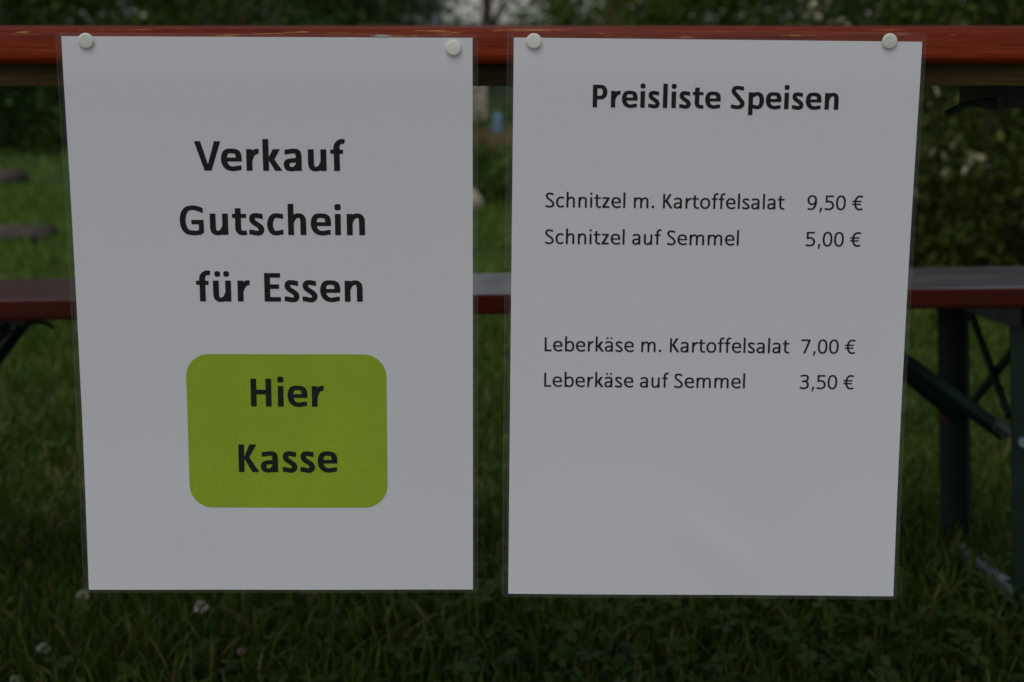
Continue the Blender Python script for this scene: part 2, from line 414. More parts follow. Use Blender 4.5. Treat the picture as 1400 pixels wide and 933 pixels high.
    if ch == 'S':
        l, r = .040, adv-.034
        H = CAP
        return stroke(spline([(r-.045, H-.068), (r-.125, H-t/2-.002), (r-.215, H+o-t/2), (l+s*.74+.008, H*.905), (l+s*.55+.006, H*.765), (l+s*.85+.028, H*.635), ((l+r)/2, H*.525), (r-s*.92-.022, H*.405), (r-s*.52, H*.245), (r-s*.8-.01, H*.10), (l+.185, t/2-o), (l+.075, t/2+.006), (l+.004, .066)]), s*.98, t*1.05, ext=(.03, .03)), adv
    if ch == '0':
        return stroke(arc(adv/2, CAP/2, adv/2-.040-s/2, CAP/2+o-t/2, 0, 360, 80, 2.35)[:-1], s*.97, t, True), adv
    if ch == '9':
        l, r = .046, adv-.046
        yc = .425
        g = stroke(arc((l+r)/2-.002, yc, (r-l)/2-s/2, CAP+o-yc-t/2, 0, 360, 70)[:-1], s*.97, t*.97, True)
        return g+stroke(spline([(r-s/2, yc+.02), (r-s/2-.004, .30), (r-s/2-.040, .145), (r-.20, t/2-.004), (l+.10, t/2-o+.002), (l+.028, t/2+.004)]), s*.97, t), adv
    if ch == '5':
        l, r = .062, adv-.046
        return rect(l+.022, CAP-t, r-.028, CAP)+rect(l+.022, .318, l+.022+s*.93, CAP)+stroke(spline([(l+.03, .355), (l+.13, .372), (r-.125, .342), (r-s/2, .205), (r-.105, .062), (l+.15, t/2-o), (l+.07, t/2-.002), (l-.010, t/2+.016)]), s, t), adv
    if ch == '7':
        l, r = .046, adv-.048
        return rect(l, CAP-t, r, CAP)+poly((r, CAP), (r, CAP-t*.9), (l+.16+s*.42, 0), (l+.16-s*.62, 0), (r-s*1.12, CAP-t)), adv
    if ch == '3':
        l, r = .058, adv-.052
        return stroke(spline([(l+.014, CAP-.06), (l+.08, CAP-t/2-.002), (l+.165, CAP+o-t/2), (r-.085, CAP*.92), (r-s/2-.014, CAP*.765), (r-.10, CAP*.60), (l+.17, CAP*.545), (l+.085, CAP*.545)]), s, t)+stroke(spline([(l+.085, CAP*.545), (l+.17, CAP*.545), (r-.095, CAP*.48), (r-s/2, CAP*.29), (r-.095, CAP*.105), (l+.165, t/2-o), (l+.07, t/2+.002), (l-.008, .062)]), s, t), adv
    if ch == '€':
        r = adv-.030
        x0 = .105+s/2
        g = stroke(spline([(r-.002, CAP-.055), (r-.065, CAP-t/2+.002), (r-.150, CAP+o-t/2), (x0+.065, CAP*.86), (x0, CAP/2), (x0+.065, CAP*.14), (r-.145, t/2-o), (r-.06, t/2+.002), (r-.004, .055)]), s*.97, t)
        return g+rect(.016, .355, r-.060, .355+t*.82)+rect(.016, .225, r-.075, .225+t*.82), adv
    if ch == '.':
        return dot(adv/2, .058, .108), adv
    if ch == ',':
        return poly((.085, -.118), (.134, -.118), (.205, .095), (.108, .095)), adv
    raise KeyError(ch)

def clips(ch, bold):
    """upright cuts of the open ends: (keep left of / right of, x, y from, y to)"""
    adv = (ADV_B if bold else ADV_R)[ch]/2048
    if ch == 'c': return [('<', adv-.034, -1, 1)]
    if ch == 'e': return [('<', adv-.040, -1, .15)]
    if ch in 'aä': return [('>', .064, XH*.66, .52)]
    if ch == 's': return [('<', adv-.060, XH*.72, 1), ('>', .040, -1, XH*.26)]
    if ch == 'S': return [('<', adv-.072, CAP*.74, 1), ('>', .046, -1, CAP*.24)]
    if ch == 'G': return [('<', adv-.080, CAP*.7, 1)]
    return []

def pip(P, X, Y):
    x, y = P[:, 0], P[:, 1]; x2, y2 = np.roll(x, -1), np.roll(y, -1)
    c = np.zeros(X.shape, int)
    for a, b, d, e in zip(x, y, x2, y2):
        if b == e: continue
        up = (b <= Y) & (Y < e); dn = (e <= Y) & (Y < b)
        xi = a+(Y-b)*(d-a)/(e-b)
        c += np.where(up & (xi > X), 1, 0)-np.where(dn & (xi > X), 1, 0)
    return c != 0

def dist(P, X, Y):
    A, B = P, np.roll(P, -1, 0); D = np.full(X.shape, 1e9)
    for a, b in zip(A, B):
        d = b-a; L = d@d
        if L < 1e-14: continue
        u = np.clip(((X-a[0])*d[0]+(Y-a[1])*d[1])/L, 0, 1)
        D = np.minimum(D, (X-a[0]-u*d[0])**2+(Y-a[1]-u*d[1])**2)
    return np.sqrt(D)

def field(ch, bold, h=.0105):
    g, adv = glyph(ch, bold)
    if not g: return None, adv
    xs = np.arange(-.06, adv+.07, h); ys = np.arange(-.24, .78, h)
    X, Y = np.meshgrid(xs, ys)
    F = np.full(X.shape, 1e9)
    for q in g:
        if isinstance(q, tuple):
            _, L, R = q
            if np.ptp(L[:, 0]) < np.ptp(R[:, 0]): L, R = R, L
            f = np.maximum(np.where(pip(L, X, Y), -1, 1)*dist(L, X, Y), np.where(pip(R, X, Y), 1, -1)*dist(R, X, Y))
        else:
            f = np.where(pip(q, X, Y), -1, 1)*dist(q, X, Y)
        F = np.minimum(F, f)
    for sd, x, y0, y1 in clips(ch, bold):
        F = np.where((Y > y0) & (Y < y1), np.maximum(F, X-x if sd == '<' else x-X), F)
    return (xs, ys, F-.002), adv

_cache = {}
def glyph_mesh(ch, bold):
    """verts (em units) and faces of one filled glyph: marching squares, runs of full cells merged"""
    if (ch, bold) in _cache: return _cache[ch, bold]
    fd, adv = field(ch, bold)
    V, Fc, idx = [], [], {}
    if fd:
        xs, ys, F = fd
        def vid(x, y):
            k = (round(x, 6), round(y, 6))
            if k not in idx: idx[k] = len(V); V.append((x, y))
            return idx[k]
        for j in range(len(ys)-1):
            run = None
            for i in range(len(xs)-1):
                c = [(xs[i], ys[j], F[j, i]), (xs[i+1], ys[j], F[j, i+1]), (xs[i+1], ys[j+1], F[j+1, i+1]), (xs[i], ys[j+1], F[j+1, i])]
                inn = [q[2] < 0 for q in c]
                if all(inn):
                    run = i if run is None else run
                    continue
                if run is not None:
                    Fc.append([vid(xs[run], ys[j]), vid(xs[i], ys[j]), vid(xs[i], ys[j+1]), vid(xs[run], ys[j+1])]); run = None
                if not any(inn): continue
                p = []
                for k in range(4):
                    a, b = c[k], c[(k+1) % 4]
                    if a[2] < 0: p.append(vid(a[0], a[1]))
                    if (a[2] < 0) != (b[2] < 0):
                        u = a[2]/(a[2]-b[2]); p.append(vid(a[0]+u*(b[0]-a[0]), a[1]+u*(b[1]-a[1])))
                p = [q for n, q in enumerate(p) if q != p[n-1]]
                if len(p) > 2: Fc.append(p)
    _cache[ch, bold] = (V, Fc, adv)
    return _cache[ch, bold]

def text_mesh(txt, bold):
    V, Fc, x = [], [], 0.
    for n, ch in enumerate(txt):
        v, f, adv = glyph_mesh(ch, bold)
        b = len(V)
        V += [(p[0]+x, p[1]) for p in v]; Fc += [[q+b for q in p] for p in f]
        x += adv
        if txt[n:n+2] in ('Ve',): x -= .03
    return V, Fc

# ================================================================ the ground
def grass_h(x, y): return noise.noise((x*1.3, y*1.3, 0))*.5+.5

bm = bmesh.new()
xs = [-400, -120, -40, -15, -6, -3, -1.5, 0, 1.5, 3, 6, 15, 40, 120, 400]; ys = [-60, -15, -4, 0, 1.5, 3, 4.5, 6, 9, 14, 25, 60, 160, 500]
g = [[bm.verts.new((x, y, 0)) for x in xs] for y in ys]
for j in range(len(ys)-1):
    for i in range(len(xs)-1): bm.faces.new((g[j][i], g[j][i+1], g[j+1][i+1], g[j+1][i]))
tag(obj('lawn', bm, M['lawn']), kind='structure')

# brown planting bed in front of the low wall
bm = bmesh.new(); pts = []
for k in range(40):
    a = 2*math.pi*k/40; r_ = 1+.12*noise.noise((math.cos(a)*2, math.sin(a)*2, 3))
    pts.append(bm.verts.new((-.3+2.6*r_*math.cos(a), 10.3+1.0*r_*math.sin(a), .012)))
bm.faces.new(pts)
tag(obj('bare_earth_bed', bm, m_plain('red_brown_earth', (.12, .055, .035), .95, 0, .4, 25, .02)), kind='structure')

def blades(n, x0, x1, y0, y1, hmin, hmax, wd, name, mtl, bend=.55, keep=None, dens=None):
    x = RNG.uniform(x0, x1, n); y = RNG.uniform(y0, y1, n)
    if keep is not None: k = keep(x, y); x, y = x[k], y[k]; n = len(x)
    lo = np.array([noise.noise((a*2.1, b*2.1, 1.7)) for a, b in zip(x, y)])
    if dens is not None:
        k = RNG.random(n) < dens+lo; x, y, lo = x[k], y[k], lo[k]; n = len(x)
    h = (hmin+(hmax-hmin)*RNG.random(n)**1.6)*(1+.55*lo)
    th = RNG.uniform(0, 2*np.pi, n); ph = RNG.uniform(0, 2*np.pi, n)
    b = bend*RNG.random(n)**1.2*h; ww = wd*RNG.uniform(.6, 1.3, n)
    dx, dy = np.cos(th), np.sin(th); sx, sy = np.cos(ph), np.sin(ph)
    V = np.zeros((n, 7, 3))
    for i, (t, s) in enumerate(((0, .75), (.45, 1), (.8, .7))):
        cx, cy, cz = x+dx*b*t**1.9, y+dy*b*t**1.9, h*(t-.28*(b/h)*t*t)
        V[:, 2*i] = np.stack([cx-sx*ww*s/2, cy-sy*ww*s/2, cz], 1); V[:, 2*i+1] = np.stack([cx+sx*ww*s/2, cy+sy*ww*s/2, cz], 1)
    V[:, 6] = np.stack([x+dx*b, y+dy*b, h*(1-.28*b/h)], 1)
    B = (np.arange(n)*7)[:, None]
    F = np.concatenate([B+np.array([0, 1, 3, 2]), B+np.array([2, 3, 5, 4]), B+np.array([4, 5, 6, 6])])
    # last piece as a thin quad with its tip doubled
    V = V.reshape(-1, 3); tips = V[6::7]+np.stack([sx, sy, 0*sx], 1)*(ww*.12)[:, None]
    F[2*n:, 2] = np.arange(n)+len(V); V = np.concatenate([V, tips])
    return tag(np_mesh(name, V, F, mtl), 'short dark lawn grass with a few dry straw blades', 'grass', kind='stuff')

blades(155000, -1.9, 1.9, 1.05, 3.0, .018, .070, .0036, 'near_grass', M['blade'], .85)
g2 = blades(38000, -2.7, 2.7, 2.9, 4.0, .02, .07, .0045, 'mixed_grass', M['blade'])['label'] = 'middle strip of lawn grass under and just behind the bench'
g2 = blades(135000, -4.4, 4.4, 3.2, 7.2, .015, .05, .0065, 'lawn_grass', M['blade_far'], 1.1)
g2['label'] = 'lawn grass behind the bench, open light painted into its green'
g3 = blades(62000, -8, 8, 7.0, 13, .015, .045, .013, 'distant_grass', M['blade_far'], 1.1)
g3['label'] = 'far lawn grass running up to the shrubs'

# clover and other small broad leaves low in the grass
n = 6500; V = []; F = []
for k in range(n):
    x, y = random.uniform(-1.2, 1.2), random.uniform(1.15, 2.9)
    if noise.noise((x*2.4, y*2.4, 9)) < -.05+.5*max(0, y-1.9)+random.gauss(0, .12): continue
    z = random.uniform(.02, .055); r_ = random.uniform(.005, .0115); a0 = random.random()*7; tx, ty = random.gauss(0, .3), random.gauss(0, .3)
    for q in range(3):
        a = a0+q*2.094; b = len(V)
        for (u, v) in ((0, 0), (.7, -.62), (1.5, -.5), (1.6, 0), (1.5, .5), (.7, .62)):
            px, py = r_*(u*math.cos(a)-v*math.sin(a)), r_*(u*math.sin(a)+v*math.cos(a))
            V.append((x+px, y+py, z+px*tx+py*ty))
        F.append([b+i for i in range(6)])
tag(np_mesh('clover_leaves', np.array(V), np.array(F), M['clover']), 'small clover leaves scattered low in the near grass', 'clover', kind='stuff')

# ================================================================ low wall, house
wm = m_plain('beige_render', (.62, .56, .43), .9, 0, .10, 8, .004)
bm = bmesh.new(); box(bm, (-1.37, 12.3, .34), (2.35, .22, .68), None, .012)
wl = empty('low_wall', (-1.37, 12.3, 0)); tag(wl, 'low beige rendered garden wall seen in the gap between the two posters', 'wall')
o = obj('wall', bm, wm, wl); o.location = (1.37, -12.3, 0)
bm = bmesh.new(); box(bm, (-1.37, 12.3, .7), (2.42, .28, .04), None, .008)
o = obj('coping', bm, m_plain('grey_coping', (.33, .31, .28), .85), wl); o.location = (1.37, -12.3, 0)

def house(name, loc, rz, W, D, Hh, label, wall_c, roof_c):
    t = empty(name, loc, (0, 0, rz)); tag(t, label, 'house')
    bm = bmesh.new(); box(bm, (0, 0, Hh/2), (W, D, Hh)); 
    for s in (-1, 1):                                   # gable triangles closing the roof space
        v = [bm.verts.new(p) for p in ((s*W/2*.998, -D/2, Hh+.002), (s*W/2*.998, D/2, Hh+.002), (s*W/2*.998, 0, Hh+D*.36))]; bm.faces.new(v)
    obj('wall', bm, m_plain('house_wall', wall_c, .9, 0, .08, 3), t)
    bm = bmesh.new(); e = .45; a = math.atan(.72)
    for s in (-1, 1):
        L_ = (D/2+e)/math.cos(a)
        box(bm, (0, s*(D/2+e)/2, Hh+D*.36-(D/2+e)/2*.72+.09), (W+2*e, L_, .12), Matrix.Rotation(-s*a, 4, 'X'))
    obj('roof', bm, m_plain('roof_tiles', roof_c, .8, 0, .25, 6), t)
    for x in np.arange(-W/2+1.2, W/2-.6, 2.3):
        for z in ((1.5,) if Hh < 4 else (1.5, 4.1)):
            bm = bmesh.new(); box(bm, (x, -D/2-.02, z), (1.1, .06, 1.3), None, .01)
            f = obj('window', bm, m_white, t)
            bm = bmesh.new()
            for q in (-1, 1): box(bm, (x+q*.26, -D/2-.053, z), (.44, .012, 1.14))
            obj('pane', bm, m_glass, f)
    return t
m_white = m_plain('white_window_frame', (.7, .7, .68), .5)
m_glass = m_plain('window_glass', (.03, .04, .05), .08)
house('house', (-3.15, 31, 0), .10, 3.2, 7, 4.8, 'blue grey house showing through the trees above the left poster', (.36, .40, .46), (.12, .11, .11))

# ================================================================ foliage
def leaf_cloud(C, size, per, rad, aspect=.55, droop=.25, squash=.75):
    """leaves (folded pairs of triangles as one quad) scattered round the clump centres C"""
    C = np.asarray(C, float); n = len(C)*per
    P = np.repeat(C, per, 0)+RNG.normal(0, 1, (n, 3))*np.array([1, 1, squash])*np.repeat(np.broadcast_to(rad, (len(C),)), per)[:, None]
    ax = RNG.normal(0, 1, (n, 3)); ax[:, 2] -= droop; ax /= np.linalg.norm(ax, axis=1)[:, None]
    up = RNG.normal(0, .6, (n, 3))+np.array([0, 0, 1.]); sd = np.cross(ax, up); sd /= np.linalg.norm(sd, axis=1)[:, None]
    L = (size*RNG.uniform(.6, 1.35, n))[:, None]; nrm = np.cross(sd, ax)
    V = np.stack([P, P+ax*L*.5+sd*L*aspect/2+nrm*L*.06, P+ax*L-nrm*L*.08, P+ax*L*.5-sd*L*aspect/2+nrm*L*.06], 1).reshape(-1, 3)
    F = (np.arange(n)*4)[:, None]+np.arange(4)
    return V, F

LEAF = {
 'dark': m_leaf('dark_leaves', [(0, (.016, .042, .008)), (.6, (.034, .075, .012)), (1, (.07, .12, .02))], .22),
 'mid': m_leaf('mid_leaves', [(0, (.036, .078, .010)), (.6, (.066, .125, .016)), (1, (.11, .17, .03))], .28),
 'bright': m_leaf('light_leaves', [(0, (.065, .12, .014)), (.6, (.115, .18, .024)), (1, (.17, .23, .05))], .35),
 'olive': m_leaf('olive_leaves', [(0, (.040, .062, .009)), (.6, (.075, .110, .016)), (1, (.13, .155, .035))], .28),
 'spruce': m_leaf('needle_twigs', [(0, (.008, .022, .010)), (1, (.025, .05, .02))], .12),
 'cream': m_leaf('cream_blossom', [(0, (.42, .37, .22)), (1, (.62, .57, .40))], .3),
 'white': m_leaf('white_blossom', [(0, (.45, .47, .46)), (1, (.66, .68, .66))], .3),
}

def shift(V, loc): return V-np.array([loc[0], loc[1], 0])

def tree(name, label, x, y, h, cw, leaf, size, nclump, per, base=.25, trunk_r=.11, bark='bark', group='trees behind the lawn', lean=0):
    t = empty(name, (x, y, 0)); tag(t, label, 'tree', group)
    rnd = random.Random(int(x*97+y*31)); bm = bmesh.new()
    top = h*.82
    pts = [Vector((lean*z/top*.4+.06*trunk_r*10*math.sin(z*1.3+x), .05*math.cos(z*1.7+y), z)) for z in np.linspace(-.05, top, 9)]
    tube(bm, pts, [trunk_r*(1.25 if i == 0 else 1)*(1-.85*i/8) for i in range(9)], 9)
    C = []
    for k in range(nclump):
        z = h*(base+(1-base)*rnd.random()**.85); u = (z/h-base)/(1-base)
        rr = cw*(math.sin(math.pi*min(1, .12+.88*u)**.72)**.8+.05)*rnd.uniform(.35, 1.05)
        a = rnd.uniform(0, 2*math.pi); c = Vector((rr*math.cos(a), rr*math.sin(a), z)); C.append(c)
        if k % 3 == 0:
            z0 = max(.15*h, z-rr*.55); p0 = pts[min(8, int(z0/top*8))]
            mid = p0.lerp(c, .5)+Vector((0, 0, .12*rr)); r0 = max(.012, trunk_r*.35*(1-u))
            tube(bm, [p0, mid, c], [r0, r0*.6, .006], 5)
    obj('trunk', bm, M[bark], t, True)
    V, F = leaf_cloud(np.array([tuple(c) for c in C]), size*.78, int(per*1.6), cw*.17)
    V[:, 2] = np.maximum(V[:, 2], .04)
    np_mesh('crown', V, F, LEAF[leaf], t)
    return t

def shrub(name, label, x, y, h, rw, leaf, size, nclump, per, cat='shrub', group=None, blossom=None, stems=7, ry=None):
    t = empty(name, (x, y, 0)); tag(t, label, cat, group)
    rnd = random.Random(int(x*131+y*57)); C = []; bm = bmesh.new(); ry = ry or rw
    for k in range(nclump):
        z = h*(.06+.90*rnd.random()**.9); u = z/h
        rr = (1-max(0, u-.35)**1.8*1.2)*rnd.uniform(.2, 1)**.6; a = rnd.uniform(0, 2*math.pi)
        if k % 3 == 0: z = h*rnd.uniform(.02, .22); rr = rnd.uniform(.4, 1)
        C.append((rw*rr*math.cos(a), ry*rr*math.sin(a), z))
    for k in range(stems):
        c = Vector(C[k*len(C)//stems]); b = Vector((rnd.uniform(-.12, .12)*rw, rnd.uniform(-.12, .12)*ry, -.02))
        tube(bm, [b, b.lerp(c, .5)+Vector((0, 0, .1*h)), c], [.012+.006*h, .010, .004], 5)
    obj('stem', bm, M['bark'], t, True)
    V, F = leaf_cloud(C, size*.66, int(per*2.1), min(rw, h)*.17); V[:, 2] = np.maximum(V[:, 2], .012)
    np_mesh('foliage', V, F, LEAF[leaf], t)
    if blossom:
        kind, nb, bs = blossom
        D = []
        for _ in range(nb):
            a = rnd.uniform(0, 2*math.pi); z = h*rnd.uniform(.12, 1.0); q = 1.10-max(0, z/h-.55)*.9
            D.append((rw*q*math.cos(a), ry*q*math.sin(a), z))
        V, F = leaf_cloud(D, bs, 9, .028, .8, .1); V[:, 2] = np.maximum(V[:, 2], .05)
        np_mesh('blossom', V, F, LEAF[kind], t)
    return t

# undergrowth and trees along the far side of the lawn, left to right
shrub('shrub', 'very dark shrub with pale flecks at the left edge under the table', -3.2, 9.6, 2.3, 1.0, 'dark', .075, 170, 46, blossom=('white', 26, .032), ry=.65)
shrub('shrub', 'dark green shrub just right of the flecked one at the lawn edge', -1.75, 10.0, 1.9, .85, 'dark', .07, 140, 46, ry=.6)
shrub('shrub', 'yellow green airy shrub above the left part of the left poster', -2.35, 12.4, 2.4, .60, 'bright', .085, 70, 34)
shrub('shrub', 'dark shrub behind the middle of the left poster', -.95, 11.6, 1.6, .55, 'dark', .07, 60, 40)
shrub('shrub', 'light green shrub above the inner top corner of the price list', .78, 12.2, 2.2, .55, 'bright', .08, 80, 36, blossom=('white', 9, .06))
shrub('shrub', 'broad mid green shrub above the middle of the price list', 2.1, 12.0, 2.1, 1.0, 'mid', .08, 110, 40)
shrub('shrub', 'deep green shrub behind the brown tree trunk', 3.5, 11.2, 2.4, .95, 'dark', .08, 110, 40)
shrub('low_shrub', 'low round dark green shrub in the gap between the posters', -.02, 6.75, .25, .36, 'mid', .045, 60, 44, ry=.30)
shrub('small_shrub', 'loose green shrub growing before the beige wall', .20, 11.75, .85, .28, 'mid', .06, 30, 26)
shrub('flowering_shrub', 'cream flowering shrub behind the right end of the bench', 1.52, 4.62, 1.7, .58, 'olive', .055, 210, 44, 'shrub', None, ('cream', 170, .026), 9, .42)
shrub('shrub', 'dark leafy shrub to the right of the cream flowering one', 2.5, 5.3, 1.9, .6, 'dark', .075, 110, 40, blossom=('cream', 14, .035))
shrub('shrub', 'dark low shrub at the foot of the flowering shrub', 1.62, 5.6, .9, .6, 'dark', .06, 90, 40)
for k, (x, y, h, rw, lf) in enumerate(((-5.0, 13.6, 2.6, 1.2, 'mid'), (-3.7, 13.8, 2.3, 1.0, 'bright'), (-2.5, 14.6, 2.6, .85, 'mid'), (-1.35, 14.2, 1.5, .55, 'dark'),
                                        (1.45, 14.2, 2.4, .75, 'bright'), (2.9, 14.0, 2.6, 1.0, 'mid'), (4.6, 13.6, 2.6, 1.1, 'mid'), (5.9, 12.8, 2.6, 1.1, 'dark'))):
    shrub('hedge_shrub', ['full mid green shrub of the back row at the far left', 'light green shrub of the back row left of the left pin', 'full mid green shrub of the back row over the left poster',
                          'low dark shrub of the back row before the house', 'light green shrub of the back row right of the sky gap', 'full mid green shrub of the back row over the heading',
                          'full mid green shrub of the back row right of the heading', 'dark shrub of the back row at the far right'][k], x, y, h, rw, lf, .095, 190, 42, group='back row of shrubs', ry=.6)
tree('slender_tree', 'slim tree with a bare brown trunk above the pin at the right', 1.98, 8.5, 5.2, 1.25, 'mid', .10, 70, 60, .42, .036, 'pale_bark', None)
T = [('deciduous_tree', 'dark broadleaf tree at the far left of the lawn edge', -5.2, 14.5, 7.5, 2.4, 'dark', .14, 120, 60, .06),
     ('deciduous_tree', 'green broadleaf tree above the left poster pin', -3.5, 16.5, 7.0, 1.9, 'mid', .14, 110, 60, .06),
     ('deciduous_tree', 'dark broadleaf tree standing before the blue grey house', -1.75, 17.5, 7.4, 1.2, 'dark', .13, 90, 60, .05),
     ('deciduous_tree', 'thin leaved tree with white sky showing through between the posters', -.30, 17, 6.2, 1.2, 'mid', .10, 75, 34, .04, .07),
     ('deciduous_tree', 'green broadleaf tree above the start of the price list heading', 1.75, 17.2, 7.0, 1.6, 'mid', .14, 100, 60, .05),
     ('deciduous_tree', 'dark broadleaf tree above the end of the price list heading', 4.1, 16.5, 8.0, 2.1, 'dark', .14, 120, 60, .05),
     ('deciduous_tree', 'dark broadleaf tree at the far right behind the flowering shrub', 7.0, 15, 7.4, 2.3, 'dark', .14, 120, 60, .06)]
for a in T: tree(*a)
for k, (x, y, h) in enumerate(((-10, 26, 13), (-6.6, 27, 14), (2.6, 27, 13), (5.6, 26, 14), (9.2, 25, 12))):
    tree('spruce', ['dense dark conifer far back at the left end', 'dense dark conifer left of the blue grey house', 'dense dark conifer far back right of the sky gap',
                    'dense dark conifer far back over the price list', 'dense dark conifer far back at the right end'][k], x, y, h, 2.4, 'spruce', .24, 150, 60, .03, .17, 'bark', 'conifers far back')

# far wood closing the view on both sides of the sky gap
C = []
for x0, x1 in ((-40, -2.3), (.9, 40)):
    for k in range(int((x1-x0)*16)):
        x = random.uniform(x0, x1); top = 5.5+2.2*noise.noise((x*.25, 3, 0))+1.2*noise.noise((x*.9, 7, 0)); e = min(abs(x+2.3), abs(x-.9)); top *= min(1, .35+e*.3)
        C.append((x, 42+random.gauss(0, .9), top*random.random()**.9))
V, F = leaf_cloud(C, .30, 34, .42); V[:, 2] = np.maximum(V[:, 2], .04)
tag(np_mesh('distant_wood', V, F, LEAF['mid']), 'far green wood closing the view behind the trees', 'wood', kind='stuff')

# stone, canister, logs
bm = bmesh.new(); bmesh.ops.create_icosphere(bm, subdivisions=3, radius=.066)
for v in bm.verts:
    v.co *= 1+.22*noise.noise(v.co*14)+.1*noise.noise(v.co*40); v.co.z *= .95
s = obj('stone', bm, m_plain('pale_stone', (.38, .33, .25), .9, 0, .2, 20, .004), None, True); s.location = (-.185, 6.33, .045)
tag(s, 'pale rounded stone at the foot of the low round shrub', 'stone')
bm = bmesh.new(); tube(bm, [(0, 0, 0), (0, 0, .004), (0, 0, .115), (0, 0, .13), (0, 0, .135), (0, 0, .155)], [.036, .04, .04, .034, .018, .018], 20)
s = obj('canister', bm, m_plain('pale_blue_plastic', (.15, .27, .37), .4, 0, .1), None, False); s.location = (-.10, 10.8, .0)
tag(s, 'small pale blue canister on the earth before the beige wall', 'canister')

def log(label, x1, y, L, rx, rz, yaw):
    bm = bmesh.new(); n = 14; P = [( -L*(1-k/n), 0, 0) for k in range(n+1)]
    tube(bm, P, [1]*(n+1), 16)
    for v in bm.verts:
        q = 1+.16*noise.noise(Vector((v.co.x*5, v.co.y*1.5, v.co.z*1.5)))+.05*noise.noise(Vector((v.co.x*22, v.co.y*6, v.co.z*6)))
        v.co.y *= rx*q; v.co.z *= rz*q
        if v.co.z > rz*.72: v.co.z = rz*.72+(v.co.z-rz*.72)*.3
    o = obj('log', bm, M['log'], None, True); o.location = (x1, y, rz*.62); o.rotation_euler = (0, 0, yaw)
    tag(o, label, 'log', 'logs lying on the lawn'); return o
log('nearer of the two weathered logs on the lawn at the left', -1.66, 5.5, 1.5, .10, .036, .03)
log('farther and shorter weathered log on the lawn at the left', -2.36, 7.4, .9, .10, .052, -.05)

# ================================================================ the bench
def bench():
    t = empty('beer_bench', (-.087, 2.005, -.0018), (R(-3.2), R(-.75), 0))
    tag(t, 'dark red varnished folding bench with green steel legs behind the table', 'bench')
    zt = .4345; L = 2.2; half = .125; th = .0265
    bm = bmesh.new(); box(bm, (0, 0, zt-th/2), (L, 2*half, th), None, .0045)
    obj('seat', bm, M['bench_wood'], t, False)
    for s in (-1, 1):
        X = s*.735
        bm = bmesh.new(); box(bm, (X+s*.030, 0, zt-th-.0135), (.05, .225, .026), None, .002); obj('batten', bm, M['bench_wood'], t)
        # angle-iron legs; the frame leans slightly outwards
        for yq in (-.100, .130):
            bm = bmesh.new(); sg = -1 if yq < 0 else 1
            e = s*(.020 if yq < 0 else -.010)
            a, b = Vector((X-s*.012+e, yq, zt-th-.004)), Vector((X+s*.006+e, yq*1.02, .012))
            bar(bm, a, b, .004, .036); bar(bm, a+Vector((s*.016, -sg*.0165, 0)), b+Vector((s*.016, -sg*.0165, 0)), .029, .004)
            leg = obj('leg', bm, M['green_steel'], t)
            bm = bmesh.new(); q = a.lerp(b, .44)
            tube(bm, [q+Vector((-s*.004, -.0075, 0)), q+Vector((-s*.004, .0075, 0))], .0065, 10); obj('bolt', bm, M['bare_steel'], leg)
            if yq > 0:
                bm = bmesh.new(); q = a.lerp(b, .46); box(bm, q+Vector((-s*.004, -.0042, 0)), (.026, .003, .020), None, .001); obj('rust_patch', bm, M['rust'], leg)
        bm = bmesh.new(); bar(bm, (X+s*.012, -.098, .026), (X-s*.004, .128, .026), .015, .020, up=Vector((1, 0, 0))); obj('foot_bar', bm, M['bare_steel'], t)
        bm = bmesh.new(); bar(bm, (X-.002, .118, zt-th-.020), (X-.002, -.088, .262), .011, .006, up=Vector((0, 0, 1)))
        bar(bm, (X+.006, -.088, zt-th-.052), (X+.006, .118, .232), .011, .006, up=Vector((0, 0, 1))); obj('cross_brace', bm, M['green_steel'], t)
        # hinge plate under the seat, tapering towards the middle
        bm = bmesh.new(); pr = [(X-s*.075, zt-th-.001), (X+s*.002, zt-th-.001), (X+s*.002, zt-th-.026), (X-s*.018, zt-th-.024), (X-s*.055, zt-th-.010)]
        A = [bm.verts.new((x, -.108, z)) for x, z in pr]; B = [bm.verts.new((x, -.104, z)) for x, z in pr]
        bm.faces.new(A); bm.faces.new(B[::-1])
        for k in range(5): bm.faces.new((A[k], A[(k+1) % 5], B[(k+1) % 5], B[k]))
        obj('hinge_plate', bm, M['black_steel'], t)
        # folding struts to the catch under the seat
        Xc = X-s*(.215 if s > 0 else .163)
        for yq, zl in ((-.094, .242), (.112, .222)):
            bm = bmesh.new(); bar(bm, (Xc, yq*.42, zt-th-.012), (X-s*.006, yq, zl), .020, .005, up=Vector((0, .8, .6)))
            bar(bm, (Xc, yq*.42+.012, zt-th-.020), (X-s*.006, yq+.011, zl-.008), .004, .014, up=Vector((0, .8, .6)))
            st = obj('strut', bm, M['green_steel'], t)
            if yq < 0:
                bm = bmesh.new(); bar(bm, Vector((X-s*.022, yq-.003, zl+.013)), Vector((X-s*.004, yq-.004, zl)), .021, .009, up=Vector((0, .8, .6))); obj('strut_end', bm, M['worn_green'], st)
        bm = bmesh.new(); box(bm, (Xc, 0, zt-th-.0095), (.054, .09, .018), None, .002); obj('catch', bm, M['black_steel'], t)
        bm = bmesh.new(); tube(bm, [(Xc-s*.022, -.035, zt-th-.015), (Xc-s*.040, -.036, zt-th-.013), (Xc-s*.053, -.037, zt-th-.016), (Xc-s*.062, -.038, zt-th-.022)], [.004, .0035, .003, .0026], 8)
        obj('catch_lever', bm, M['black_steel'], t)
    return t
bench()

